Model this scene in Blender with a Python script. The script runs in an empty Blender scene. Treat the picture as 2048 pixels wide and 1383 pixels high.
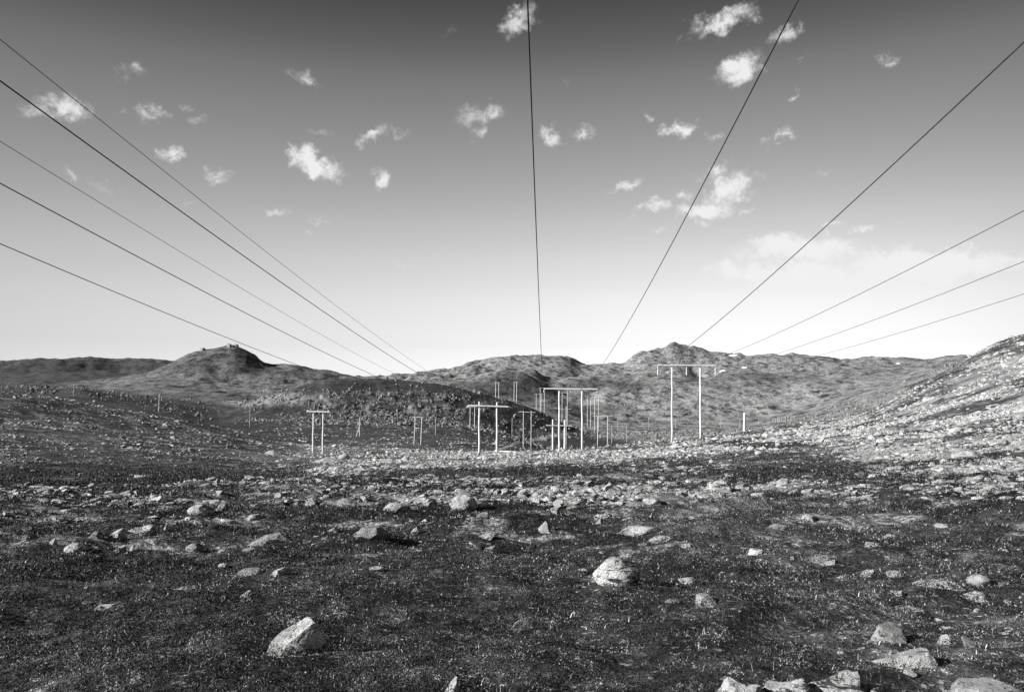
import bpy, bmesh, math, random
import numpy as np
from mathutils import Vector, Matrix, Quaternion

random.seed(7); RNG = np.random.default_rng(11)
sc = bpy.context.scene
col = sc.collection

# ---------------------------------------------------------------- camera
W2, H2, FPX, CX, CY, EYE = 2048.0, 1383.0, 1593.0, 1024.0, 691.5, 780.0
PITCH = math.atan((EYE - CY) / FPX)
CP, SP = math.cos(PITCH), math.sin(PITCH)
cam = bpy.data.cameras.new('camera'); co = bpy.data.objects.new('camera', cam); col.objects.link(co)
co.location = (0, 0, 0); co.rotation_euler = (math.pi / 2 + PITCH, 0, 0)
cam.sensor_fit = 'HORIZONTAL'; cam.sensor_width = 36.0; cam.lens = 36.0 * FPX / W2
cam.clip_start = 0.1; cam.clip_end = 20000
sc.camera = co

# ---------------------------------------------------------------- light
SUN_AZ = -110.0    # degrees, 0 = straight ahead, negative = left
SUN_EL = 24.5
sl = bpy.data.lights.new('sun', 'SUN'); sl.energy = 4.6; sl.angle = math.radians(0.53); sl.color = (1, 0.995, 0.985)
so = bpy.data.objects.new('sun', sl); col.objects.link(so)
sdir = Vector((math.sin(math.radians(SUN_AZ)) * math.cos(math.radians(SUN_EL)),
               math.cos(math.radians(SUN_AZ)) * math.cos(math.radians(SUN_EL)), math.sin(math.radians(SUN_EL))))
so.rotation_euler = sdir.to_track_quat('Z', 'Y').to_euler()
sc.view_settings.view_transform = 'Standard'; sc.view_settings.look = 'None'
sc.view_settings.gamma = 1.0; sc.view_settings.use_curve_mapping = False
sc.view_settings.exposure = 0.95


class NT:
    """small helper to write node trees as expressions"""
    def __init__(s, nt): s.nt = nt; nt.nodes.clear()
    def n(s, t, **kw):
        x = s.nt.nodes.new(t)
        for k, v in kw.items(): setattr(x, k, v)
        return x
    def put(s, sock, v):
        if isinstance(v, (int, float)): sock.default_value = v
        elif isinstance(v, (tuple, list)): sock.default_value = v
        else: s.nt.links.new(v, sock)
    def m(s, op, a, b=None, c=None, clamp=False):
        x = s.n('ShaderNodeMath', operation=op, use_clamp=clamp)
        s.put(x.inputs[0], a)
        if b is not None: s.put(x.inputs[1], b)
        if c is not None: s.put(x.inputs[2], c)
        return x.outputs[0]
    def vm(s, op, a, b=None):
        x = s.n('ShaderNodeVectorMath', operation=op)
        s.put(x.inputs[0], a)
        if b is not None: s.put(x.inputs[1], b)
        return x.outputs[0]
    def noise(s, vec, scale, detail=4, rough=0.55, dist=0.0):
        x = s.n('ShaderNodeTexNoise'); s.put(x.inputs['Vector'], vec)
        x.inputs['Scale'].default_value = scale; x.inputs['Detail'].default_value = detail
        x.inputs['Roughness'].default_value = rough; x.inputs['Distortion'].default_value = dist
        return x.outputs[0]
    def mr(s, v, a, b, c=0.0, d=1.0, smooth=True):
        x = s.n('ShaderNodeMapRange'); x.interpolation_type = 'SMOOTHSTEP' if smooth else 'LINEAR'
        for i, q in enumerate((v, a, b, c, d)): s.put(x.inputs[i], q)
        return x.outputs[0]
    def mix(s, f, a, b):
        x = s.n('ShaderNodeMix', data_type='FLOAT')
        s.put(x.inputs[0], f); s.put(x.inputs[2], a); s.put(x.inputs[3], b)
        return x.outputs[0]
    def attr(s, name):
        x = s.n('ShaderNodeAttribute'); x.attribute_name = name; return x.outputs['Fac']


# ---------------------------------------------------------------- sky with its small fair-weather clouds
world = bpy.data.worlds.new('World'); sc.world = world; world.use_nodes = True
N = NT(world.node_tree)
sky = N.n('ShaderNodeTexSky', sky_type='NISHITA'); sky.sun_disc = False
sky.sun_elevation = math.radians(SUN_EL); sky.sun_rotation = math.radians(SUN_AZ)
sky.altitude = 600; sky.air_density = 1.0; sky.dust_density = 0.6; sky.ozone_density = 1.0
sep = N.n('ShaderNodeSeparateColor'); N.put(sep.inputs[0], sky.outputs[0])
red = sep.outputs[0]                        # the photograph is on black-and-white film behind a red filter
tc = N.n('ShaderNodeTexCoord').outputs['Generated']
sx = N.n('ShaderNodeSeparateXYZ'); N.put(sx.inputs[0], tc)
el = N.m('ARCSINE', sx.outputs[2])
az = N.m('ARCTAN2', sx.outputs[0], sx.outputs[1])
wob = N.noise(tc, 30, 6, 0.68); wob2 = N.noise(N.vm('ADD', tc, (5, 3, 1)), 30, 6, 0.68)
fine = N.noise(tc, 48, 6, 0.60, 0.5)
azw = N.m('ADD', az, N.m('MULTIPLY', N.m('SUBTRACT', wob, 0.5), 0.075))
elw = N.m('ADD', el, N.m('MULTIPLY', N.m('SUBTRACT', wob2, 0.5), 0.055))
cb = N.n('ShaderNodeCombineXYZ'); N.put(cb.inputs[0], azw); N.put(cb.inputs[1], elw)
pv = cb.outputs[0]


def ray(px, py):
    a, b = px - CX, CY - py
    v = np.array([a, FPX * CP - b * SP, FPX * SP + b * CP], float)
    return v


def azel(px, py):
    v = ray(px, py)
    return math.atan2(v[0], v[1]), math.atan2(v[2], math.hypot(v[0], v[1]))


# angular place, half sizes, tilt, strength of every small cloud (measured on the photo, kept as directions in the sky)
CL = [(1035, 38, 54, 20, 24, .85), (1000, 55, 30, 8, 20, .6), (1450, 38, 78, 19, 12, .85), (1395, 60, 30, 13, 10, .5), (1565, 70, 30, 16, 0, .75), (1478, 132, 46, 25, 15, 1.1),
      (1452, 155, 34, 14, 5, .7), (1778, 125, 22, 10, -10, .55), (1590, 185, 15, 8, 25, .55), (1360, 258, 38, 16, 12, 1.05), (1398, 235, 14, 6, 40, .4),
      (1430, 265, 16, 9, 0, .4), (1307, 230, 12, 8, 0, .4), (1545, 275, 30, 9, 10, .6), (1430, 345, 30, 13, 20, .8), (1462, 375, 55, 27, 18, 1.2),
      (1410, 420, 62, 17, 4, 1.15), (1305, 413, 40, 16, 5, 1.0), (1265, 366, 34, 10, 20, .8), (1403, 450, 20, 13, 0, .7), (1317, 457, 14, 7, 0, .5),
      (1490, 428, 18, 10, 10, .5), (1368, 392, 20, 12, 0, .6), (1665, 455, 22, 8, 0, .6), (1720, 455, 20, 7, 0, .6), (1570, 472, 36, 14, 10, .65),
      (1600, 500, 120, 30, -4, 1.3), (1625, 560, 180, 26, -7, 1.9), (1855, 530, 150, 28, -4, 1.8), (1490, 565, 60, 12, 0, .7), (1960, 535, 40, 12, -5, .6),
      (630, 335, 48, 22, -8, 1.25), (612, 322, 26, 26, 0, 1.0), (668, 345, 28, 18, 0, .8), (757, 358, 18, 22, 0, .8), (352, 312, 32, 17, 8, .85),
      (432, 342, 30, 12, -10, .55), (95, 215, 48, 16, 2, .6), (140, 215, 34, 20, 0, .75), (300, 232, 28, 11, 0, .5), (385, 242, 20, 12, 0, .55), (368, 213, 14, 11, 0, .4),
      (235, 225, 22, 8, 0, .25), (617, 160, 30, 16, -10, .6), (257, 145, 24, 14, 0, .45), (645, 260, 34, 8, -5, .28), (745, 272, 34, 12, 25, .7), (790, 265, 28, 8, 5, .3),
      (960, 228, 44, 18, 10, .6), (975, 230, 24, 14, 0, .6), (958, 268, 20, 15, 20, .5), (1102, 275, 28, 12, -25, .65), (1168, 265, 28, 13, 10, .7), (133, 348, 20, 9, 0, .45),
      (215, 372, 44, 9, -18, .3), (555, 427, 24, 9, 0, .55), (632, 437, 22, 6, -5, .35), (618, 463, 14, 7, 10, .35), (812, 527, 22, 7, 0, .35), (385, 413, 14, 7, 0, .25),
      (1130, 170, 10, 9, 0, .25), (1650, 345, 18, 7, 20, .3), (1520, 350, 30, 10, 20, .3), (1430, 620, 20, 6, 0, .3), (128, 485, 10, 6, 0, .25), (1750, 520, 80, 10, 0, .3),
      (1335, 622, 18, 5, 0, .25), (895, 60, 20, 8, 10, .2), (1615, 110, 12, 5, 30, .3), (880, 540, 60, 8, 0, .12)]
tot = None
for (px, py, hw, hh, tilt, s) in CL:
    a0, e0 = azel(px, py)
    k = math.cos(math.atan2(abs(px - CX), FPX))
    k2 = math.cos(e0)
    mp = N.n('ShaderNodeMapping', vector_type='TEXTURE'); N.put(mp.inputs[0], pv)
    mp.inputs['Location'].default_value = (a0, e0, 0)
    mp.inputs['Rotation'].default_value = (0, 0, math.radians(tilt))
    q_ = 1.2 if s > .8 and hw < 100 else 1.4
    mp.inputs['Scale'].default_value = (hw * q_ / FPX * k, hh * q_ * 1.05 / FPX * k, 1)
    g = N.n('ShaderNodeTexGradient', gradient_type='SPHERICAL'); N.put(g.inputs[0], mp.outputs[0])
    t = N.m('MULTIPLY', g.outputs['Fac'], s)
    tot = t if tot is None else N.m('MAXIMUM', tot, t)
dens = N.m('ADD', tot, N.m('MULTIPLY', N.m('SUBTRACT', fine, 0.5), N.m('MINIMUM', N.m('MULTIPLY', tot, 3.4), 1.7)))
alpha = N.mr(dens, 0.05, 0.95)
front = N.mr(sx.outputs[1], 0.0, 0.2)
alpha = N.m('MULTIPLY', alpha, front)
skyb = N.m('POWER', N.m('MULTIPLY', red, 0.1), 1.35)
rmp = N.n('ShaderNodeValToRGB'); N.put(rmp.inputs[0], N.m('DIVIDE', el, 0.5))
STOPS = [(0, .93), (3.2, 1.15), (6.4, 1.68), (9.3, 1.97), (11.7, 2.03), (14.1, 1.96), (16.8, 1.86), (19.4, 1.72), (21.6, 1.5), (23.7, 1.10), (26.1, .78), (28.6, .62)]
cr = rmp.color_ramp
while len(cr.elements) < len(STOPS): cr.elements.new(.5)
for e_, (d_, v_) in zip(cr.elements, STOPS): e_.position = math.radians(d_) / 0.5; e_.color = (v_ / 2.2, v_ / 2.2, v_ / 2.2, 1)
ta = N.m('MULTIPLY', az, 1 / 0.57)
tilt_ = N.m('ADD', N.m('ADD', 1.0, N.m('MULTIPLY', ta, -.03)), N.m('MULTIPLY', N.m('MULTIPLY', ta, ta), -.30))
tilt_ = N.m('MAXIMUM', tilt_, .55)
skyv = N.m('MULTIPLY', N.m('MULTIPLY', N.m('MULTIPLY', skyb, 2.1 * 2.2 * .732 * .707 * .98), rmp.outputs[0]), tilt_)
air = N.m('ADD', 0.80, N.m('MULTIPLY', N.noise(tc, 7, 3, 0.5), 0.0))
cloudv = N.m('MULTIPLY', air, 0.57)
outv = N.mix(N.m('MULTIPLY', alpha, 0.96), skyv, N.m('MAXIMUM', cloudv, skyv))
cc = N.n('ShaderNodeCombineColor')
for i in range(3): N.put(cc.inputs[i], outv)
bg = N.n('ShaderNodeBackground'); N.put(bg.inputs[0], cc.outputs[0]); bg.inputs[1].default_value = 1.0
wo = N.n('ShaderNodeOutputWorld'); N.put(wo.inputs[0], bg.outputs[0])

# ---------------------------------------------------------------- helpers
def tag(o, label=None, cat=None, group=None, kind=None):
    if label: o['label'] = label
    if cat: o['category'] = cat
    if group: o['group'] = group
    if kind: o['kind'] = kind
    return o


def mesh_np(name, verts, faces, mat, smooth=False, attrs=None):
    """faces: (n,3) or (n,4) int array"""
    verts = np.asarray(verts, np.float32); faces = np.asarray(faces, np.int32)
    k = faces.shape[1]
    me = bpy.data.meshes.new(name)
    me.vertices.add(len(verts)); me.vertices.foreach_set('co', verts.ravel())
    me.loops.add(faces.size); me.loops.foreach_set('vertex_index', faces.ravel())
    me.polygons.add(len(faces)); me.polygons.foreach_set('loop_start', np.arange(0, faces.size, k, dtype=np.int32))
    me.update(calc_edges=True)
    me.polygons.foreach_set('use_smooth', np.full(len(faces), smooth, bool))
    for an, av in (attrs or {}).items():
        a = me.attributes.new(an, 'FLOAT', 'POINT'); a.data.foreach_set('value', np.asarray(av, np.float32))
    me.materials.append(mat)
    o = bpy.data.objects.new(name, me); col.objects.link(o)
    return o


def pchip(x, y, xi):
    """monotone cubic; y may be (n, m) with rows per node and xi (k,) -> (k, m)"""
    x = np.asarray(x, float); y = np.asarray(y, float)
    one = y.ndim == 1
    if one: y = y[:, None]
    h = np.diff(x)[:, None]; d = np.diff(y, axis=0) / h
    m = np.zeros_like(y)
    s = np.sign(d[1:]) * np.sign(d[:-1]) > 0
    w1 = 2 * h[1:] + h[:-1]; w2 = h[1:] + 2 * h[:-1]
    with np.errstate(divide='ignore', invalid='ignore'):
        hm = (w1 + w2) / (w1 / d[:-1] + w2 / d[1:])
    m[1:-1] = np.where(s, hm, 0.0); m[0] = d[0]; m[-1] = d[-1]
    xi = np.clip(np.asarray(xi, float), x[0], x[-1])
    i = np.clip(np.searchsorted(x, xi) - 1, 0, len(x) - 2)
    t = ((xi - x[i]) / (x[i + 1] - x[i]))[:, None]; hh = (x[i + 1] - x[i])[:, None]
    r = (2 * t**3 - 3 * t**2 + 1) * y[i] + (t**3 - 2 * t**2 + t) * hh * m[i] + (-2 * t**3 + 3 * t**2) * y[i + 1] + (t**3 - t**2) * hh * m[i + 1]
    return r[:, 0] if one else r


def hash2(ix, iy, seed):
    h = (ix.astype(np.int64) * 374761393 + iy.astype(np.int64) * 668265263 + seed * 974711) & 0xffffffff
    h = ((h ^ (h >> 13)) * 1274126177) & 0xffffffff
    h = ((h ^ (h >> 16)) * 2246822519) & 0xffffffff
    return ((h ^ (h >> 15)) & 0xffffff).astype(np.float64) / 0xffffff


def vnoise(x, y, seed):
    """gradient noise, about -0.7..0.7"""
    ix, iy = np.floor(x), np.floor(y); fx, fy = x - ix, y - iy
    ix = ix.astype(np.int64); iy = iy.astype(np.int64)
    u = fx * fx * fx * (fx * (fx * 6 - 15) + 10); v = fy * fy * fy * (fy * (fy * 6 - 15) + 10)
    def g(a, b):
        t = hash2(ix + a, iy + b, seed) * 6.2831853
        return np.cos(t) * (fx - a) + np.sin(t) * (fy - b)
    return (g(0, 0) * (1 - u) + g(1, 0) * u) * (1 - v) + (g(0, 1) * (1 - u) + g(1, 1) * u) * v


def lerpx(pts, x):
    a = np.array(pts, float)
    return np.interp(x, a[:, 0], a[:, 1])


# ---------------------------------------------------------------- lie of the land
def P(s): return [tuple(float(q) for q in p.split(',')) for p in s.split()]

# each curve: distance from the viewer (may vary across) and the elevation of the ground there, across the view
SKYL = '-300,728 0,722 100,715 200,711 300,715 340,719 420,728 500,738 600,747 700,754 740,753 800,748 850,745 880,742 950,722 1020,712 1080,710 1140,715 1170,725 1210,728 1245,725 1270,711 1290,702 1320,697 1355,687 1400,697 1430,705 1500,708 1560,705 1620,710 1700,716 1740,713 1790,712 1850,715 1920,712 2048,715 2400,720'
CURVES = [
 (20, '0,1018 1024,1015 2048,1008'),
 (40, '-300,958 0,957 400,955 800,953 1200,948 1600,938 2048,915 2300,905'),
 (70, '-300,900 0,905 200,915 400,924 600,930 800,928 1000,924 1200,919 1400,909 1600,897 1800,878 2048,843 2300,815'),
 (110, '-300,825 0,842 200,864 400,892 600,914 800,917 1000,915 1200,906 1400,890 1600,871 1700,858 1800,835 1900,808 2048,765 2300,700'),
 ('0,150 400,155 600,165 800,170 1000,168 1100,152 1200,146 1400,138 1600,150 1800,170 2048,190',
  '-300,765 0,781 100,793 200,812 300,830 400,850 500,870 600,892 700,898 800,899 900,905 1000,906 1100,902 1200,895 1300,884 1400,875 1500,862 1600,848 1690,838 1760,815 1810,785 1870,755 1920,729 1960,704 2048,669 2300,610'),
 (260, '-300,795 0,800 200,824 400,858 600,887 700,890 800,889 900,892 1000,900 1100,908 1200,912 1300,905 1400,900 1500,885 1600,870 1700,855 1800,825 1900,775 1960,730 2048,695 2300,640'),
 (455, '-300,775 0,776 150,778 250,795 350,818 450,838 550,838 600,836 700,833 800,833 900,840 1000,862 1100,886 1200,885 1300,878 1400,872 1500,862 1600,845 1700,822 1800,786 1900,742 2048,700 2300,680'),
 (520, '-300,773 0,774 150,775 250,787 350,803 450,812 500,802 560,782 620,766 660,758 720,757 780,760 850,765 900,771 950,783 1000,797 1050,812 1100,835 1150,862 1200,875 1300,870 1400,868 1500,860 1600,838 1700,806 1800,770 1900,730 2048,702 2300,690'),
 (620, '-300,772 0,773 200,786 350,793 450,796 560,800 700,800 900,806 1000,815 1100,838 1150,850 1200,860 1300,862 1400,862 1500,855 1600,832 1700,794 1800,760 1900,723 2048,702'),
 (885, '-300,771 0,772 100,770 200,766 300,757 400,757 500,765 600,772 700,778 800,778 900,772 1000,788 1100,806 1150,825 1200,842 1300,842 1400,842 1500,838 1600,815 1700,783 1800,753 1900,722 2048,705'),
 (1000, '-300,774 0,773 100,770 200,762 280,750 343,725 365,714 400,699 435,693 465,691 482,696 505,708 530,721 600,731 650,742 690,752 740,760 800,763 850,760 930,764 960,753 1000,750 1050,757 1080,766 1100,776 1130,786 1180,790 1200,776 1250,765 1300,768 1400,774 1500,772 1600,766 1700,758 1800,748 1900,735 2048,722'),
 (1110, '-300,776 0,776 200,770 340,752 450,740 600,752 740,766 850,764 1000,768 1100,778 1180,782 1250,772 1400,780 1500,776 1600,768 1700,760 1800,750 1900,738 2048,724'),
 (1560, '-300,748 0,748 150,744 300,742 450,742 600,750 740,760 850,752 930,742 1000,738 1060,742 1100,756 1150,752 1200,744 1250,745 1300,742 1360,735 1400,748 1450,744 1500,738 1600,746 1700,742 1800,736 1900,728 2048,720'),
 (1700, '-300,752 0,752 300,747 600,753 740,762 850,756 930,748 1050,748 1150,756 1200,750 1300,746 1400,752 1500,746 1600,748 1700,744 1800,737 1900,728 2048,720'),
 (1860, SKYL),
 (2500, '-300,760 0,760 1024,760 2400,760'),
 (6500, '-300,800 2400,800'),
]
PXN = np.linspace(-300, 2400, 271)


def curve_nodes():
    azs = np.arctan2(PXN - CX, FPX * CP)            # azimuth of the column near the horizon
    R, T = [], []
    for rr, s in CURVES:
        p = P(s); p = np.array(p)
        xr = np.clip(PXN, p[0, 0], p[-1, 0]); y = pchip(p[:, 0], p[:, 1], xr)
        r = lerpx(P(rr), PXN) if isinstance(rr, str) else np.full(len(PXN), float(rr))
        a, b = PXN - CX, CY - y
        dz = FPX * SP + b * CP; dy = FPX * CP - b * SP
        R.append(r); T.append(dz / np.hypot(a, dy))
    return azs, np.array(R), np.array(T)


AZN, RN, TN = curve_nodes()


def base_z_cols(azs, r_of):
    """azs (m,), r_of (k,) shared rings -> (k, m) heights; used for the grid"""
    Z = np.zeros((len(r_of), len(azs)))
    azc = np.clip(azs, AZN[0], AZN[-1])
    for j in range(len(azs)):
        rr = np.array([np.interp(azc[j], AZN, RN[i]) for i in range(len(RN))])
        tt = np.array([np.interp(azc[j], AZN, TN[i]) for i in range(len(RN))])
        x = np.concatenate([[0.0, 4.0, 10.0], rr]); z = np.concatenate([[-1.62, -1.62 - .062 * 4, -1.62 - .066 * 10], rr * tt])
        Z[:, j] = pchip(x, z, r_of)
    return Z


NAZ = 941
AZS = np.radians(np.concatenate([np.linspace(-180, -42, 47)[:-1], np.linspace(-40, 40, NAZ), np.linspace(42, 180, 47)[1:]]))
RS = np.exp(np.arange(math.log(0.6), math.log(6400), 0.0062))
ZB = base_z_cols(AZS, RS)
# behind and beside the view the land carries on, more and more level
lnR = np.log(RS)


def bilin(A, az_, r_):
    fi = np.interp(az_, AZS, np.arange(len(AZS))); fj = np.clip((np.log(np.maximum(r_, RS[0])) - lnR[0]) / (lnR[1] - lnR[0]), 0, len(RS) - 1.001)
    i = np.clip(fi.astype(int), 0, len(AZS) - 2); j = fj.astype(int); u = fi - i; v = fj - j
    return (A[j, i] * (1 - u) + A[j, i + 1] * u) * (1 - v) + (A[j + 1, i] * (1 - u) + A[j + 1, i + 1] * u) * v


def pix(x, y, z):
    d = y * CP + z * SP; u = -y * SP + z * CP
    d = np.where(d < .01, .01, d)
    return CX + FPX * x / d, CY - FPX * u / d


def band(px, py, line, width, soft=0.6):
    """1 on the line, falling to 0 at width"""
    c = lerpx(line, px); w = lerpx(width, px) if isinstance(width, list) else width
    return np.clip((1.0 - np.abs(py - c) / w) / soft, 0, 1)


def blob(px, py, cx, cy, w, h):
    return np.clip((1.3 - np.hypot((px - cx) / w, (py - cy) / h)) / 0.6, 0, 1)


def cover(px, py, r):
    """how stony, how dark (bog, heather, shade painted on crag hill and knoll top) and how grassy each piece of ground is: lie of the stone fields and bogs"""
    st = np.zeros_like(px); bright = np.zeros_like(px)
    b1 = band(px, py, P('480,975 580,960 680,940 800,922 1000,922 1200,914 1400,893 1600,872 1800,845 2048,800'), P('480,5 600,14 800,26 1000,24 1200,22 1400,24 1600,26 1800,50 2048,90'))
    near = (r > 30) & (r < 230)
    bright = np.maximum(bright, b1 * near)
    bright = np.maximum(bright, blob(px, py, 1370, 868, 220, 13) * (r > 190) * (r < 620) * .45)
    rs = blob(px, py, 1990, 858, 340, 84) * near + blob(px, py, 2000, 920, 260, 40) * near * .7
    bright = np.maximum(bright, np.clip(rs, 0, 1) * .95)
    b2 = band(px, py, P('560,1000 850,962 1000,968 1200,958 1330,968 1440,975 1560,985'), P('560,8 900,12 1200,16 1440,28 1560,14'))
    b3 = band(px, py, P('1000,1005 1250,1008 1400,995 1600,985 1750,988 1900,970'), P('1000,10 1300,14 1700,18 1900,8'))
    b4 = band(px, py, P('0,1000 150,985 330,1000 480,990'), 14)
    b5 = band(px, py, P('0,1065 250,1050 500,1055 800,1048'), P('0,26 500,34 800,22'))
    b6 = band(px, py, P('650,1085 1000,1095 1350,1120'), 20)
    crag = blob(px, py, 2020, 715, 90, 40) * (r > 120) * (r < 260)
    st = np.maximum.reduce([bright, b2 * near * .78, b3 * .75, b4 * .55, b5 * .5, b6 * .4, crag * .9])
    lf = blob(px, py, 150, 850, 420, 62) * (r > 55) * (r < 230) + blob(px, py, 560, 895, 280, 24) * (r > 60) * (r < 280) * .7
    st = np.maximum(st, np.clip(lf, 0, 1) * .62)
    st = np.maximum(st, blob(px, py, 760, 868, 300, 30) * (r > 200) * (r < 450) * .45)
    kn = blob(px, py, 790, 808, 190, 30) * (r > 380) * (r < 560)
    st = np.maximum(st, kn)
    st = np.maximum(st, blob(px, py, 550, 795, 90, 16) * (r > 400) * (r < 560) * .7)
    st = np.maximum(st, blob(px, py, 1120, 855, 130, 25) * (r > 250) * (r < 800) * .35)
    bog = np.maximum.reduce([blob(px, py, 250, 955, 380, 24) * (r < 120), blob(px, py, 1050, 943, 190, 11) * near, blob(px, py, 1600, 950, 160, 16) * near,
                             blob(px, py, 400, 852, 160, 10) * (r > 150) * .8, blob(px, py, 700, 868, 260, 12) * (r > 150) * .3, blob(px, py, 100, 1180, 400, 90) * (r < 30) * .6,
                             blob(px, py, 770, 774, 190, 16) * (r > 430) * (r < 600) * .4, blob(px, py, 1020, 776, 105, 20) * (r > 620) * (r < 1400) * .8, blob(px, py, 1210, 768, 90, 9) * (r > 700) * .6, blob(px, py, 1180, 815, 60, 8) * (r > 600) * .7, blob(px, py, 1500, 752, 90, 7) * (r > 900) * .5,  # knoll top, crag hill and spur: partly shade painted into the ground colour
                             blob(px, py, 100, 745, 330, 24) * (r > 1000) * .5, blob(px, py, 1180, 885, 80, 10) * (r > 200), blob(px, py, 1520, 890, 110, 8) * near])
    grass = np.maximum.reduce([blob(px, py, 1380, 868, 230, 14) * (r > 200) * (r < 700), blob(px, py, 1650, 1030, 420, 45) * (r < 60) * .6, (r > 560) * np.clip(.25 + (px - 350) / 900.0, .10, .95),
                               blob(px, py, 870, 910, 330, 40) * near * .5, blob(px, py, 420, 766, 280, 24) * (r > 600) * (r < 1050) * .75, blob(px, py, 540, 797, 110, 12) * (r > 400) * (r < 620), np.clip((px - 1540) / 80, 0, 1) * (r > 190) * .9, blob(px, py, 2000, 740, 150, 40) * (r < 260) * .8])
    return st, bright, bog, grass


def bare(x, y, r, py):
    """worn, stony, lichen-covered spots where no heather grows"""
    n = vnoise(x / 2.6, y / 1.7, 71) + .7 * vnoise(x / 1.0, y / .7, 72) + .5 * vnoise(x / .4, y / .3, 73)
    t = np.where(r < 9, .80, np.where(r < 14, .45, np.where(r < 60, .16, .25)))
    return np.clip((n - t) / .12, 0, 1) * (r < 260)


def cover_at(px, py, r, x, y):
    st, br, bog, gr = cover(px, py, r)
    m = np.clip(.62 + .08 * br + 1.7 * (vnoise(x / 13, y / 9, 61) + .6 * vnoise(x / 4.2, y / 3.4, 62)), .12, 1.15)
    e = np.clip(vnoise(x / 7, y / 4, 66) * 1.8 + .08 + .16 * ((r > 17) & (r < 75)), 0, .50) + .16 * np.clip(vnoise(x / 2.2, y / 1.5, 67) * 3, 0, 1) * (r > 14) * (r < 90)
    e = e * np.where((r > 60) & (px < 560), .35, 1)
    return np.clip(st * m + e * (1 - bog) * .6, 0, 1), np.clip(br * (.3 + .75 * m), 0, 1), bog, gr


def stretch(r): return r


WL = [(0.22, .016), (0.5, .048), (1.2, .10), (2.8, .14), (7, .18), (18, .32), (45, .8), (110, 2.2), (260, 4.5)]


def height_noise(x, y, r, st):
    z = np.zeros_like(x)
    for k, (wl, amp) in enumerate(WL):
        if wl < 3: f = np.clip(1.6 - r * .0062 * 2.2 / wl, 0, 1)          # no finer than the sheet can carry
        else: f = np.clip((r - wl * 2.0) / (wl * 5.0), 0, 1) * np.clip(3 - r * .0062 * 3 / wl, 0, 1)
        n = vnoise(x / wl + 3.1 * k, y / wl - 1.7 * k, 31 + k)
        if wl >= 18: n = 0.55 * n + 0.45 * (0.35 - 2.0 * np.abs(vnoise(x / wl - 9.1, y / wl + 4.4, 77 + k)))
        a = amp * (1 + (0.9 * st if wl < 8 else 0))
        z += n * a * 1.3 * f
    rg = st * np.clip((r - 330) / 60, 0, 1) * np.clip((640 - r) / 60, 0, 1)
    z += rg * (1.6 * vnoise(x / 9, y / 7, 411) * 2 + 1.0 * np.abs(vnoise(x / 3.6, y / 3.6, 412)) * 2)
    far = np.clip((r - 350) / 500, 0, 1)                                   # crags on the far hills
    if np.any(far > 0):
        pxn = CX + FPX * x / np.maximum(y, 1)
        for (pc, wd, r0, rw, am) in ((1393, 20, 1700, 170, -13), (1440, 12, 1640, 120, -6), (1350, 16, 1860, 90, 6), (1255, 24, 1700, 180, -7), (1010, 50, 1040, 120, 7), (1530, 30, 1650, 160, -8), (456, 30, 1000, 60, 3),
                                     (1165, 18, 1750, 160, -9), (1640, 26, 1500, 200, -7), (1330, 30, 1180, 160, 8), (1560, 30, 1150, 160, -8), (960, 16, 1760, 140, -7), (240, 30, 1650, 250, -7)):
            z += am * np.exp(-((pxn - pc + (r - r0) * .06) / wd) ** 2 - ((r - r0) / rw) ** 2) * (y > 0)
        tn = np.arctan2(x, y); cr_ = np.clip((tn + .45) / .12, .25, 1) * np.clip(1 - (tn - .22) / .12, .3, 1) * (1 + .8 * np.clip(vnoise(x / 300, y / 300, 321) * 2, -.8, 1))
        for wl, a, sd in ((130, 2.6, 1), (60, 2.3, 2), (27, 1.5, 3)):
            u_ = x + wl * .35 * vnoise(x / wl * 1.7, y / wl * 1.7, 350 + sd); f_ = vnoise(u_ / wl, y / (wl * 1.2), 340 + sd)
            z += far * cr_ * a * np.clip(r / 1400, .45, 1.1) * np.tanh(7 * (f_ - .08))
        for wl, a in ((9, 1.0), (22, 2.4), (55, 3.6), (140, 4.5)):
            f = np.clip(3 - r * .0062 * 3 / wl, 0, 1) if wl < 20 else 1
            wx_ = x + 9 * vnoise(x / 40, y / 40, 333) * wl / 22; wy_ = y + 9 * vnoise(x / 40 + 9, y / 40, 334) * wl / 22
            z += far * f * a * np.clip(r / 1500, .5, 1.2) * (.5 * (0.3 - np.abs(vnoise(wx_ / wl + 50, wy_ / wl + 7, 200 + wl)) * 2.0) + 1.1 * vnoise(wx_ / wl * .8, wy_ / wl * .8 + 3, 240 + wl))
    return z


def ground_z(x, y):
    x = np.atleast_1d(np.asarray(x, float)); y = np.atleast_1d(np.asarray(y, float))
    r = np.hypot(x, y); a = np.arctan2(x, y)
    return bilin(ZG, a, r)


AA, RR = np.meshgrid(AZS, RS)
GX, GY = RR * np.sin(AA), RR * np.cos(AA)
PXg, PYg = pix(GX, GY, ZB)
PXg = np.where(np.abs(AA) > 1.2, np.sign(AA) * 4000 + CX, PXg)
ST, BR, BOG_SHADE, GR = cover_at(PXg, PYg, RR, GX, GY)
BA = bare(GX, GY, RR, PYg)
ZG = ZB + height_noise(GX, GY, RR, ST) - .012 * BA


def locate(px, py, rmin=2.0, rmax=3000.0):
    """first place where the sight line through (px, py) meets the ground"""
    v = ray(px, py); v = v / math.hypot(v[0], v[1])
    rs = np.exp(np.linspace(math.log(rmin), math.log(rmax), 1500))
    d = ground_z(v[0] * rs, v[1] * rs) - v[2] * rs
    i = np.argmax(d > 0) if np.any(d > 0) else np.argmax(d)
    r = rs[i]
    return v[0] * r, v[1] * r, float(ground_z(v[0] * r, v[1] * r)[0]), r


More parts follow.
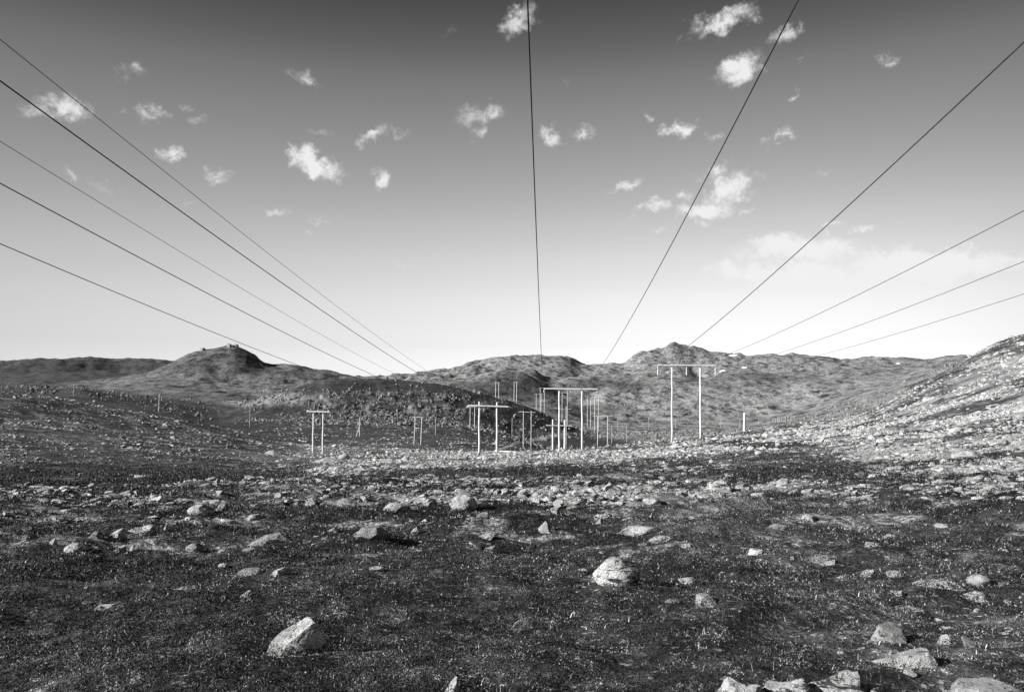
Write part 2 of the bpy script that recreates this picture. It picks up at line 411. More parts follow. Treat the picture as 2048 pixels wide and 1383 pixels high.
# ---------------------------------------------------------------- materials (all grey: the photograph is black and white)
def new_mat(name):
    m = bpy.data.materials.new(name); m.use_nodes = True
    n = NT(m.node_tree)
    b = n.n('ShaderNodeBsdfPrincipled'); o = n.n('ShaderNodeOutputMaterial'); n.put(o.inputs[0], b.outputs[0])
    n.bsdf = b; b.inputs['Specular IOR Level'].default_value = 0.25
    return m, n


def setv(n, val, rough=0.9):
    c = n.n('ShaderNodeCombineColor')
    for i in range(3): n.put(c.inputs[i], val)
    n.put(n.bsdf.inputs['Base Color'], c.outputs[0]); n.put(n.bsdf.inputs['Roughness'], rough)


def bump(n, h, strength, dist):
    b = n.n('ShaderNodeBump'); b.inputs['Strength'].default_value = strength; b.inputs['Distance'].default_value = dist
    n.put(b.inputs['Height'], h); n.put(n.bsdf.inputs['Normal'], b.outputs[0])


def ground_mat():
    m, n = new_mat('moorland')
    g = n.n('ShaderNodeNewGeometry').outputs['Position']
    st, br, bog, gr = n.attr('stony'), n.attr('bright'), n.attr('bog'), n.attr('grassy')
    n1 = n.noise(g, 0.35, 5, .6); n2 = n.noise(g, 2.2, 5, .65); n3 = n.noise(g, 11, 4, .7); gm = n.vm('MULTIPLY', g, (1.0, 0.45, 2.2)); nf = n.noise(gm, 0.03, 6, .66); n4 = n.noise(gm, 0.09, 6, .72)
    heath = n.mix(n.mr(n2, .38, .66), 0.007, 0.042)
    heath = n.mix(n.mr(n3, .55, .68), heath, 0.19)
    heath = n.m('MULTIPLY', heath, n.m('MULTIPLY', n.mr(n4, .34, .62, .45, 2.3), n.mr(n1, .35, .65, .6, 1.6)))                   # dry lichen and dead stems
    grass = n.mix(n.mr(n.m('ADD', n.m('MULTIPLY', n1, .4), n.m('MULTIPLY', n4, .6)), .36, .62), 0.05, 0.28)
    nd = n.noise(gm, 0.15, 5, .75); grass = n.m('MULTIPLY', grass, n.mr(nd, .30, .50, .35, 1.1)); grass = n.mix(n.mr(nd, .59, .66), grass, .36)
    base = n.mix(n.m('MULTIPLY', n.mr(n.m('ADD', n.m('MULTIPLY', n4, .6), n.m('MULTIPLY', nf, .4)), .38, .50), gr), heath, grass)
    scat = n.m('ADD', n.m('MULTIPLY', n1, .5), n.m('MULTIPLY', n2, .5))
    # pale worn ground and scree between the stones
    thr = n.mix(st, 0.70, 0.47)
    pale = n.mr(n.m('SUBTRACT', scat, thr), -0.03, 0.05)
    palev = n.mix(n.mr(n3, .33, .62), 0.13, 0.62)
    base = n.mix(n.m('MULTIPLY', pale, n.mix(br, .35, .9)), base, palev)
    thr2 = n.mix(br, 0.80, 0.44)
    pale2 = n.mr(n.m('SUBTRACT', n.m('ADD', n.m('MULTIPLY', n2, .5), n.m('MULTIPLY', n1, .5)), thr2), -0.03, 0.06)
    base = n.mix(n.m('MULTIPLY', pale2, .85), base, n.mix(n.mr(n3, .36, .62), .12, .36))
    base = n.mix(n.m('MULTIPLY', bog, .85), base, n.mix(n.mr(n2, .42, .66), 0.010, 0.055))  # dark bog ground, plus the painted shade of crag hill and knoll
    ba = n.m('MULTIPLY', n.attr('bare'), n.mr(n.noise(g, 6, 5, .75), .36, .56)); ba = n.m('MULTIPLY', ba, n.mix(bog, 1.0, .35))
    base = n.mix(ba, base, n.mix(n.mr(n3, .34, .64), .03, .46))
    base = n.mix(n.attr('path'), base, n.mix(n1, .22, .34))
    setv(n, base, .95)
    bump(n, n.m('ADD', n.m('ADD', n.m('MULTIPLY', n3, .5), n2), n.m('MULTIPLY', n1, 1.5)), 1.0, .16)
    b1_ = n.bsdf.inputs['Normal'].links[0].from_node; b2_ = n.n('ShaderNodeBump'); b2_.inputs['Strength'].default_value = 1.0
    n.put(b2_.inputs['Distance'], n.m('MULTIPLY', gr, 3.2)); n.put(b2_.inputs['Height'], n.noise(n.vm('MULTIPLY', g, (1, .6, 1.6)), .11, 6, .72)); n.put(b1_.inputs['Normal'], b2_.outputs[0])
    return m


def rock_mat(name, lo, hi, spots, streak=0):
    m, n = new_mat(name)
    tcn = n.n('ShaderNodeTexCoord'); oi = n.n('ShaderNodeObjectInfo').outputs['Random']
    g = n.n('ShaderNodeNewGeometry'); pos = g.outputs['Position']
    a = n.noise(pos, 3.5, 5, .65); b = n.noise(pos, 22, 6, .75); isl = g.outputs['Random Per Island']
    v = n.mix(n.mr(a, .3, .7), lo, hi)
    v = n.m('MULTIPLY', v, n.mix(isl, .72, 1.15))
    v = n.mix(n.mr(b, .53, .62), v, 0.09 if spots else lo * .7)
    c = n.noise(n.vm('ADD', pos, (7, 2, 1)), 9, 5, .7)
    v = n.mix(n.mr(c, .57, .65), v, .05)
    fn = n.noise(pos, 75, 3, .7); v = n.m('MULTIPLY', v, n.mr(fn, .3, .7, .7, 1.25))
    if streak:
        mp = n.n('ShaderNodeMapping'); n.put(mp.inputs[0], pos); mp.inputs['Rotation'].default_value = (0.5, 0.7, 0.3); mp.inputs['Scale'].default_value = (3, 3, 15)
        s = n.noise(mp.outputs[0], 1.0, 5, .7, .4)
        v = n.mix(n.mr(s, .54, .58), v, .035)
        bump(n, n.m('ADD', n.m('MULTIPLY', s, -.7), n.m('MULTIPLY', b, .6)), 1.0, .05)
    else:
        bump(n, n.m('ADD', n.m('MULTIPLY', a, .8), b), 1.0, .06)
    setv(n, v, .88)
    return m


M_ground = ground_mat()
M_rock = rock_mat('weathered_stone', .22, .54, True)
M_streak = rock_mat('layered_stone', .24, .56, True, 1)
M_scree = rock_mat('scree_stone', .20, .64, True)
M_knoll = rock_mat('dark_scree_stone', .06, .33, True)
M_drock = rock_mat('lichen_dark_stone', .16, .36, True)


def simple(name, lo, hi, scale=6, rough=.85, metal=0):
    m, n = new_mat(name); g = n.n('ShaderNodeTexCoord').outputs['Object']
    setv(n, n.mix(n.mr(n.noise(g, scale, 4, .6), .3, .7), lo, hi), rough); n.bsdf.inputs['Metallic'].default_value = metal
    return m


def wood(name, lo, hi):
    m, n = new_mat(name); g = n.n('ShaderNodeTexCoord').outputs['Object']
    mp = n.n('ShaderNodeMapping'); n.put(mp.inputs[0], g); mp.inputs['Scale'].default_value = (14, 14, .6)
    s = n.noise(mp.outputs[0], 1.0, 5, .65)
    setv(n, n.mix(n.mr(s, .3, .7), lo, hi), .85); bump(n, s, .5, .02)
    return m


M_pole = wood('weathered_pole_wood', .50, .76)
M_pole2 = wood('grey_pole_wood', .28, .45)
M_dark = wood('tarred_pole_wood', .05, .10)
M_steel = simple('galvanised_steel', .5, .65, 5, .5)
M_ins = simple('glazed_porcelain', .5, .7, 20, .25)
M_wire = simple('wire_aluminium', .03, .05, 3, .8)
M_snow = simple('old_snow', .80, .9, 2, .7)

# ---------------------------------------------------------------- ground and hills
nA, nR = len(AZS), len(RS)
idx = np.arange(nA * nR).reshape(nR, nA)
VX = np.stack([GX, GY, ZG], -1).reshape(-1, 3)
q = np.stack([idx[:-1, :-1], idx[:-1, 1:], idx[1:, 1:], idx[1:, :-1]], -1)      # outward is up for az clockwise
q = q[..., ::-1]
PTH = np.maximum(band(PXg, PYg, P('985,905 1000,898 1030,886 1060,878 1100,873 1150,864 1180,855 1230,846'), P('985,3 1030,4 1230,3')) * (PXg > 985) * (PXg < 1230) * (RR > 170) * (RR < 700),
                 blob(PXg, PYg, 1530, 1175, 0.1, 0.1))
PTH = np.clip(PTH * 1.3 + 0 * GX, 0, 1)
rc = np.sqrt(RS[:-1] * RS[1:])[:, None] * np.ones((1, nA - 1))
pm = (PTH[:-1, :-1] + PTH[1:, 1:] + PTH[1:, :-1] + PTH[:-1, 1:]) / 4 > .5
at = {'stony': ST, 'bright': BR, 'bog': BOG_SHADE, 'grassy': GR, 'path': PTH, 'bare': BA}


def sheet(name, mask):
    f = q[mask].reshape(-1, 4)
    u, inv = np.unique(f, return_inverse=True)
    return mesh_np(name, VX[u], inv.reshape(-1, 4), M_ground, True, {k: v.reshape(-1)[u] for k, v in at.items()})


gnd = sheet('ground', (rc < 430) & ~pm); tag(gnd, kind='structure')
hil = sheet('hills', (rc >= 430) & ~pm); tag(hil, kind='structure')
if pm.any(): tag(sheet('path', pm), kind='structure')


# ---------------------------------------------------------------- stones
def ico(sub):
    bm = bmesh.new(); bmesh.ops.create_icosphere(bm, subdivisions=sub, radius=1)
    v = np.array([x.co[:] for x in bm.verts]); f = np.array([[y.index for y in x.verts] for x in bm.faces]); bm.free()
    return v, f


ICO = {s: ico(s) for s in (1, 2, 3, 4, 5)}


def block(sub, seed, sides=6, side=(.62, 1.0), top=.55, tilt=.16, chips=7, rough=.02, slope=.35):
    """a broken slab: flat top and bottom, a few steep sides, chipped corners"""
    g = np.random.default_rng(seed)
    v, f = ICO[sub]; v = v * 1.75
    P_ = [(np.array([g.normal(0, tilt), g.normal(0, tilt), 1.0]), top), (np.array([0, 0, -1.0]), top)]
    a0 = g.uniform(0, 6.28)
    for i in range(sides):
        a = a0 + (i + g.uniform(-.3, .3)) * 6.2832 / sides
        P_.append((np.array([math.cos(a), math.sin(a), g.normal(slope, .25)]), g.uniform(*side)))
    for i in range(chips):
        d = g.normal(size=3); P_.append((d, g.uniform(.74, .98)))
    for d, h in P_:
        d = d / np.linalg.norm(d)
        v = v - np.outer(np.maximum(v @ d - h, 0), d)
    for d, h in P_:
        d = d / np.linalg.norm(d); v = v - np.outer(np.maximum(v @ d - h, 0), d)
    if rough:
        nrm = v / (np.linalg.norm(v, axis=1)[:, None] + 1e-6)
        v = v + nrm * (n3d(v, 1.6, seed) * rough * 2.0 + n3d(v, 5, seed + 5) * rough)[:, None]
        if sub >= 4: v = v + nrm * (n3d(v, 13, seed + 9) * rough * .6)[:, None]
    lo, hi = v.min(0), v.max(0)
    return (v - (lo + hi) / 2) / (hi - lo) * 2, f


def n3d(v, s, seed):
    return (vnoise(v[:, 0] * s + v[:, 2] * s * .7, v[:, 1] * s - v[:, 2] * s * .6, seed) + vnoise(v[:, 2] * s + 3, v[:, 0] * s - v[:, 1] * s * .5, seed + 1)) * .7


def rock_shape(sub, seed, cuts=12, depth=(.45, .85), rough=.04):
    """an icosphere cut by random planes: angular block in about the unit box"""
    g = np.random.default_rng(seed)
    v, f = ICO[sub]; v = v.copy()
    for _ in range(cuts):
        d = g.normal(size=3); d /= np.linalg.norm(d)
        h = g.uniform(*depth); s = v @ d
        v = v - np.outer(np.maximum(s - h, 0), d)
    if rough:
        nrm = v / (np.linalg.norm(v, axis=1)[:, None] + 1e-6)
        v = v + nrm * (n3d(v, 2.2, seed) * rough * 1.6 + n3d(v, 6, seed + 5) * rough)[:, None]
        if sub >= 4: v = v + nrm * (n3d(v, 15, seed + 9) * rough * .5)[:, None]
    lo, hi = v.min(0), v.max(0)
    return (v - (lo + hi) / 2) / (hi - lo) * 2, f        # box -1..1


def shaped(kind, seed):
    """hero stones: outline as in the photo"""
    sub = 5
    if kind == 'dome':
        v, f = rock_shape(sub, seed, 8, (.78, .95), .03); return v, f
    if kind == 'wedge':                                   # high on the right, sloping to the left
        v, f = block(sub, seed, 5, (.7, 1.0), .8, .1, 6, .02)
        t = (v[:, 0] + 1) / 2
        v[:, 2] = -1 + (v[:, 2] + 1) * (.35 + .65 * t)
        return v, f
    if kind == 'pyramid':
        v, f = block(sub, seed, 4, (.75, 1.0), .9, .15, 5, .02)
        t = (v[:, 2] + 1) / 2; v[:, 0] = (v[:, 0]) * (1 - .72 * t) + .15 * t; v[:, 1] *= (1 - .5 * t)
        return v, f
    if kind == 'slab':
        v, f = block(sub, seed, 6, (.6, 1.0), .6, .13, 8, .022, .8)
        return v, f
    if kind == 'blade':                                   # pointed standing flake
        v, f = block(sub, seed, 4, (.6, .9), .9, .2, 6, .02)
        t = (v[:, 2] + 1) / 2; v[:, 0] = v[:, 0] * (1 - .8 * t) + .35 * t
        return v, f
    if kind == 'ridges':                                  # tilted layers with edges standing out
        v, f = block(sub, seed, 6, (.65, 1.0), .7, .3, 8, .03)
        s = v[:, 0] * .75 + v[:, 2] * .65 + v[:, 1] * .12
        s = s * 2.2 + n3d(v, .9, seed) * .8 + seed * .37
        q_ = s % 1.0; st_p = (np.minimum(q_ / .8, (1 - q_) / .2) - .5) * .10 * np.clip(v[:, 2] + .6, 0, 1)
        v[:, 2] += st_p * .65; v[:, 0] += st_p * .75
        v[:, 2] = -1 + (v[:, 2] + 1) * (1 - .28 * v[:, 0] ** 2) * (.85 + .15 * np.sin(v[:, 0] * 3 + seed))
        return v, f
    return block(sub, seed)


ROCKS = [
 # px, bottom row, width, height (photo pixels), kind, material, label
 (1232,1168,90,56,'dome','s','large rounded pale boulder with dark diagonal cracks, alone in the dark heather centre'),
 (590,1310,116,100,'wedge','s','big sharp-edged pale slab in the near heather at lower left, high on its right'),
 (598,1246,48,24,'wedge','r','small pale wedge stone just behind the big sharp-edged slab'),
 (928,1020,52,32,'dome','r','broad pale boulder beyond the heather, below the H-frame with raised pole tops'),
 (793,1022,54,17,'slab','r','low pale slab to the left of the black shadowed boulder'),
 (848,1018,44,20,'wedge','d','dark shadowed boulder beside the low pale slab in the middle distance'),
 (402,1030,50,22,'dome','s','split boulder, pale left half and cracked dark right half'),
 (443,1023,32,22,'pyramid','r','bright pointed block right behind the split boulder'),
 (1092,1067,54,25,'pyramid','r','pale pyramid-shaped stone with a dark right face'),
 (1275,1070,88,19,'slab','r','wide flat pale slab in the heather, behind a smaller flat stone'),
 (1320,1084,54,13,'slab','r','flat pale stone half sunk in heather in front of the wide flat slab'),
 (970,1077,34,15,'wedge','r','small bright wedge stone left of the pyramid-shaped stone'),
 (828,1068,22,16,'blade','r','small upright pale stone below the dark shadowed boulder'),
 (1200,1048,26,13,'pyramid','r','small pointed pale stone between the pyramid stone and the flat slab'),
 (1302,1037,13,13,'blade','r','tiny upright pale stone above the wide flat slab'),
 (1776,1284,64,38,'lump','d','rounded mottled boulder behind the long tilted boulder at lower right'),
 (1806,1334,104,50,'wedge','r','long tilted pale boulder in the heather at lower right'),
 (1480,1412,96,70,'ridges','s','leftmost of the layered rocks along the bottom edge'),
 (1570,1412,140,68,'ridges','s','layered tilted rock second from left along the bottom edge'),
 (1668,1416,150,92,'ridges','s','tallest layered tilted rock at the bottom edge, striped with dark seams'),
 (1748,1410,60,42,'ridges','s','small layered rock at the bottom edge right of the tallest one'),
 (2010,1420,200,52,'slab','r','long flat pale outcrop in the bottom right corner'),
 (898,1404,72,46,'blade','r','pointed pale stone cut off by the bottom edge near the middle'),
 (1415,1212,46,24,'slab','d','dull mottled stone half hidden in heather right of the large cracked boulder'),
 (1735,1152,36,22,'wedge','r','bright block at the left end of the row of slabs on the right'),
 (1790,1154,32,13,'dome','r','small pale dome stone second in the row of slabs on the right'),
 (1878,1176,92,15,'slab','r','long flat pale slab in the row of slabs on the right'),
 (1958,1172,44,22,'dome','r','pale rounded stone at the right end of the row of slabs'),
 (1955,1202,62,17,'slab','s','thin layered slab below the right end of the row of slabs'),
 (1797,1194,25,15,'wedge','r','small pale stone below the long flat slab on the right'),
 (1826,1222,70,8,'slab','r','thin flat stone strip in heather above the rounded mottled boulder'),
 (1655,1131,29,11,'wedge','r','small bright stone alone in the heather left of the slab row'),
 (1372,1096,20,8,'slab','r','small bright flat stone right of the half sunk flat stone'),
 (1820,1352,26,12,'slab','r','small bright stone just below the long tilted boulder'),
 (1345,1205,30,8,'slab','d','thin grey stone in heather right below the large cracked boulder'),
 (152,1107,42,20,'dome','r','pale rounded boulder leftmost in front of the jumbled stones at left'),
 (228,1082,40,30,'wedge','r','tall bright block in the jumble of stones at left'),
 (283,1070,66,22,'ridges','s','widest bright ridged stone in the jumble at left'),
 (328,1066,20,18,'blade','r','upright sliver at the right end of the jumble at left'),
 (105,1089,26,14,'blade','r','bright leaning stone at the left end of the jumble'),
 (60,1077,32,11,'slab','r','low pale stone left of the leaning stone'),
 (186,1076,32,15,'blade','d','dark pointed stone between the leaning stone and the tall block'),
 (236,1104,26,16,'wedge','r','grey wedge stone right of the leftmost rounded boulder'),
 (267,1102,24,18,'blade','r','narrow bright stone pointing up right of the grey wedge'),
 (390,1104,34,18,'dome','d','mottled lumpy stone below the split boulder'),
 (545,1086,92,22,'slab','d','broad grey mound of rock in the left middle ground'),
 (742,1076,80,24,'slab','d','broad lichened rock mound left of the small upright stone'),
 (665,1064,26,13,'wedge','r','small bright stone left of the lichened mound'),
 (500,1152,66,15,'slab','d','long low grey slab on the left with a smaller block at its right end'),
 (555,1153,30,22,'wedge','r','block at the right end of the long low slab, black shadow beside it'),
 (447,1137,20,10,'dome','r','small bright round stone above the long low slab'),
 (447,1198,22,9,'slab','r','left one of two small bright stones below the long low slab'),
 (490,1193,20,12,'wedge','r','right one of two small bright stones below the long low slab'),
 (374,1179,48,8,'slab','r','thin bright flat stone left of the two small bright stones'),
 (213,1217,44,8,'slab','r','thin flat stone far left in the dark heather'),
 (335,1021,62,10,'slab','d','low grey slab left of the split boulder'),
 (512,1038,42,10,'slab','r','low pale stone right of the pointed block'),
 (753,1142,32,9,'dome','r','small bright stone alone in the heather at centre left'),
 (402,977,44,15,'wedge','d','dark hump of a boulder in the distant bog at left'),
 (430,973,24,16,'pyramid','r','pale triangular face of rock beside the dark hump'),
 (545,909,32,9,'slab','r','small pale slab left of the narrow two-pole frame on the left'),
 (652,927,74,12,'slab','r','long pale slab lying below the narrow two-pole frame on the left'),
 (688,918,22,10,'dome','r','pale stone above the right end of the long pale slab'),
 (1303,1007,34,14,'dome','r','pale dome stone in the row of stones right of centre'),
 (1440,984,66,30,'ridges','s','jumbled heap of pale rock right of centre'),
 (1550,1057,42,10,'slab','d','low grey stone in grass right of centre'),
 (1518,909,16,8,'dome','r','small egg-shaped white stone on the dark patch below the single thick post'),
 (1900,965,28,8,'wedge','r','thin bright wedge stone on the right slope'),
 (1940,914,66,12,'slab','r','long pale slab on the right slope near the edge'),
 (945,1002,24,9,'slab','r','small flat stone lying right behind the broad pale boulder'),
 (1885,1055,34,8,'slab','r','thin grey strip of stone on the grassy right slope'),
 (1783,1077,28,9,'slab','r','small flat tilted stone on the grassy slope left of the thin grey strip'),
 (1945,732,12,10,'wedge','d','small dark rock on the right skyline'),
 (2020,683,36,14,'ridges','d','dark crag on the skyline at the right edge'),
 (405,697,11,6,'lump','d','small dark rock on the left shoulder of the pointed hill'),
 (458,690,10,8,'lump','d','dark round rock on the very top of the pointed hill'),
 (472,690,12,6,'lump','d','flat dark rock overhanging the top of the pointed hill'),
]
MATS = {'s': M_streak, 'r': M_rock, 'd': M_drock}
hero_xy = []
for i, (px, py, w, h, kind, mk, lab) in enumerate(ROCKS):
    yb = min(py, 1440)
    if py < 700: x, y, z, r = locate(px, py + 4, 600, 1100)
    elif px == 2020: x, y, z, r = locate(px, py + 8, 150, 260)
    elif px == 1945: x, y, z, r = locate(px, py, 140, 260)
    else: x, y, z, r = locate(px, yb, 2.5, 400)
    d = y * CP + z * SP
    sx_, hz = w / FPX * d / 2, h / FPX * d / 2
    v, f = shaped(kind, 100 + i)
    ang = math.atan(max(yb - EYE, 0) / FPX)
    dep = sx_ * (.85 if kind not in ('blade',) else .8)
    if h < w * .25: dep = sx_ * .75
    hz = max(hz * .45, (2 * hz - .75 * dep * math.sin(ang)) / 2 / math.cos(ang))
    emb = 0.38 * hz
    if kind == 'wedge': sx_ *= 1.14
    v = v * np.array([sx_ * 1.05, dep, hz + emb])
    o = mesh_np('boulder' if w > 28 and h > 12 else 'stone', v, f, MATS[mk], False)
    th = math.atan2(x, y)
    # the near edge sits at the measured place
    o.location = (x + math.sin(th) * dep * .6, y + math.cos(th) * dep * .6, z + hz - emb)
    if h < w * .3: o.location.z += .0
    o.rotation_euler = (0, 0, -th)
    tag(o, lab, 'boulder' if w > 28 and h > 12 else 'stone')
    hero_xy.append((o.location.x, o.location.y, max(sx_, dep)))
hero_xy = np.array(hero_xy)

# scattered stones: the 225 that show largest are things, the rest one mass
NC = 1500000
cpx = RNG.uniform(-500, 2550, NC); rr_ = np.exp(RNG.uniform(math.log(4.5), math.log(1100), NC))
caz = np.arctan2(cpx - CX, FPX); cx_, cy_ = rr_ * np.sin(caz), rr_ * np.cos(caz)
cz_ = ground_z(cx_, cy_); qx, qy = pix(cx_, cy_, bilin(ZB, caz, rr_))
st_, br_, bog_shade_, gr_ = cover_at(qx, qy, rr_, cx_, cy_)
cl = vnoise(cx_ / 3.1, cy_ / 3.1, 901) * .6 + vnoise(cx_ / 11, cy_ / 11, 902) * .6 + vnoise(cx_ / 1.0, cy_ / 1.0, 903) * .3
cl = np.clip(.5 + cl * 1.9, 0, 1)
base_p = .006 + .03 * (rr_ > 400)
pr = (base_p * .6 + st_ ** 1.15 * .62 + .10 * bare(cx_, cy_, rr_, qy) * (rr_ < 60)) * (cl ** 1.5 * 1.5) * (1 - .85 * bog_shade_)
pr *= np.clip((rr_ - 5) / 18, .16, 1.0) * np.where((rr_ > 380) & (rr_ < 600), 2.2, 1.0)
keep = (RNG.uniform(size=NC) < pr * np.clip(rr_ / 45, .12, 1.0) * np.where((br_ > .25) & (qx < 1560), 1.4, 1) * np.where((rr_ < 60), .8, 1))
cx_, cy_, cz_, rr_, st_, br_ = [a[keep] for a in (cx_, cy_, cz_, rr_, st_, br_)]
sz = np.exp(RNG.normal(0, .58, len(cx_))) * np.minimum(.030 + np.clip(rr_ - 7, 0, 16) * .0058 + rr_ * .0010, .36)
sz = np.minimum(sz, .09 + rr_ * .013)
lf_ = (rr_ > 55) & (rr_ < 300) & (qx[keep] < 560); sz[lf_] *= .72
kn = (rr_ > 380) & (rr_ < 600); sz[kn] *= 2.1
sz = np.minimum(sz, 2.6)
dmin = np.full(len(cx_), 9e9)
for hx, hy, hr in hero_xy: dmin = np.minimum(dmin, np.hypot(cx_ - hx, cy_ - hy) - hr * 1.3)
ok = dmin > sz * .8
cx_, cy_, cz_, rr_, st_, br_, sz = [a[ok] for a in (cx_, cy_, cz_, rr_, st_, br_, sz)]
print('scatter stones', len(cx_))
qx, qy = pix(cx_, cy_, cz_)
vis = (qx > 8) & (qx < 2040) & (qy < 1375) & (rr_ > 5)
app = np.where(vis, sz / rr_, 0)
# only stones one can see count among the largest: test against nearer ground
order = np.argsort(-app)[:520]
sel = []
for k in order:
    f = np.linspace(.3, .985, 60); zz = ground_z(cx_[k] * f, cy_[k] * f)
    top = cz_[k] + sz[k] * .5
    if np.all(zz < top * f + .02): sel.append(k)
    if len(sel) == 215: break
sel = np.array(sel)
VAR = [block(3, 500 + i, 4 + i % 3, (.55, 1.05), .55, .2, 6, .02) for i in range(10)]
VARM = []
for i, (v, f) in enumerate(VAR):
    o = mesh_np('stone', v, f, (M_rock, M_drock, M_scree)[i % 3], False); VARM.append(o.data); bpy.data.objects.remove(o)


def zone(px, py, r):
    """a truthful label for the look-alike stones of each part of the moor"""
    if r > 380: return 'grey block in the boulder slope of the dark rocky knoll', 'blocks on the dark rocky knoll'
    if px < 520 and py < 905: return 'small pale stone in the crowded boulder field on the dark left slope', 'stones of the left boulder field'
    if px < 700 and py < 1025: return 'small pale stone in the thin strips of stones across the left bog', 'stones in the left bog'
    if py < 945 and px < 1500: return 'pale stone in the bright stony band at the foot of the power poles', 'stones in the bright band below the poles'
    if px >= 1500 and py < 1000: return 'pale stone among the many on the bright right-hand slope', 'stones on the right slope'
    if py < 1030: return 'pale stone in the stony strips between the bright band and the heather', 'stones in the middle strips'
    if px < 700 and py < 1130: return 'small stone lying around the jumble of rocks at left', 'stones round the left jumble'
    if py < 1130: return 'small stone at the far edge of the heather', 'stones at the far edge of the heather'
    if px < 1024: return 'small stone lying low in the dark near heather on the left', 'stones in the near left heather'
    return 'small stone lying low in the near heather on the right', 'stones in the near right heather'


def stone_mat(k, s):
    g = np.random.default_rng(int(k) + 5)
    e = (s * g.uniform(.75, 1.35), s * g.uniform(.55, 1.0), s * g.uniform(.18, .46))
    R = Matrix.Rotation(g.uniform(0, 6.28), 4, 'Z') @ Matrix.Rotation(g.normal(0, .22), 4, 'X') @ Matrix.Rotation(g.normal(0, .22), 4, 'Y')
    return R @ Matrix.Diagonal((e[0] / 2, e[1] / 2, e[2] / 2, 1)), e[2]


SHORT = {1232: 'large cracked boulder', 590: 'big sharp-edged slab', 928: 'broad pale boulder', 793: 'low pale slab by the black boulder', 402: 'split boulder', 1092: 'pyramid-shaped stone',
         1275: 'wide flat slab', 970: 'small bright wedge stone', 1776: 'rounded mottled boulder', 1806: 'long tilted boulder', 1668: 'striped rock at the bottom edge', 2010: 'bottom right outcrop',
         898: 'pointed stone at the bottom edge', 1415: 'dull half-hidden stone', 1878: 'long flat slab in the row', 152: 'leftmost rounded boulder', 228: 'tall bright block', 283: 'widest ridged stone',
         545: 'broad grey mound', 742: 'lichened mound', 500: 'long low grey slab', 374: 'thin flat stone at left', 213: 'flat stone far left', 402.5: 'dark hump', 652: 'slab under the slim H-frame',
         1303: 'pale dome stone', 1440: 'jumbled heap', 1518: 'egg-shaped stone', 1940: 'slab near the right edge', 753: 'lone bright stone at centre left', 1885: 'thin grey strip of stone', 60: 'low pale stone at far left'}
LM = [(float(q_[0]), float(q_[1]), SHORT[q_[0]]) for q_ in ROCKS if q_[0] in SHORT]
LM += [(1118, 903, 'left pole of the tall level frame'), (1165, 898, 'right pole of the tall level frame'), (1344, 880, 'left pole of the largest frame'), (1401, 878, 'right pole of the largest frame'),
       (958, 918, 'left pole of the drooping-arm frame'), (994, 917, 'right pole of the drooping-arm frame'), (1488, 866, 'thick post'), (635, 911, 'slim left H-frame'), (318, 821, 'thin pole in the hollow'),
       (147, 792, 'leftmost thin pole'), (835, 888, 'small braced H-frame'), (1200, 1040, 'small pointed pale stone'), (1060, 985, 'dark strip behind the broad pale boulder'), (1900, 962, 'thin bright wedge stone'), (650, 990, 'pale strip below the slim H-frame'), (1600, 985, 'pale strip right of the jumbled heap'), (2020, 690, 'crag at the right edge'), (500, 849, 'thin pole by the rocky spur'), (1054, 897, 'raised-top frame')]
NTH = ['nearest', 'second', 'third', 'fourth', 'fifth', 'sixth', 'seventh', 'eighth', 'ninth', 'tenth', 'eleventh', 'twelfth', 'thirteenth', 'fourteenth', 'fifteenth', 'sixteenth', 'seventeenth', 'eighteenth', 'nineteenth', 'twentieth', 'twenty-first', 'twenty-second', 'twenty-third', 'twenty-fourth', 'twenty-fifth', 'twenty-sixth', 'twenty-seventh', 'twenty-eighth', 'twenty-ninth', 'thirtieth', 'thirty-first', 'thirty-second', 'thirty-third', 'thirty-fourth', 'thirty-fifth', 'thirty-sixth']
by_land = {}
for k in sel:
    dd = [math.hypot(qx[k] - a_, (qy[k] - b_) * 2.2) for a_, b_, _ in LM]; i_ = int(np.argmin(dd)); a_, b_, nm_ = LM[i_]
    dx_, dy_ = qx[k] - a_, (qy[k] - b_) * 2.2
    rel = ('right of' if dx_ > 0 else 'left of') if abs(dx_) > abs(dy_) else ('in front of' if dy_ > 0 else 'beyond')
    by_land.setdefault((nm_, rel), []).append((dd[i_], int(k)))
LABEL = {}
for (nm_, rel), li in by_land.items():
    for j_, (_, k) in enumerate(sorted(li)):
        LABEL[k] = f'{NTH[min(j_, 35)]} ' + ('stone block ' if rr_[k] > 380 else 'pale stone ') + f'{rel} the {nm_}'

for k in sel:
    o = bpy.data.objects.new('stone', VARM[int(k) % 10]); col.objects.link(o)
    R, h = stone_mat(k, sz[k])
    o.matrix_world = Matrix.Translation((cx_[k], cy_[k], cz_[k] + h * .22)) @ R
    lab, grp = zone(qx[k], qy[k], rr_[k])
    tag(o, LABEL[int(k)], 'stone', grp)

rest = np.setdiff1d(np.arange(len(cx_)), sel)


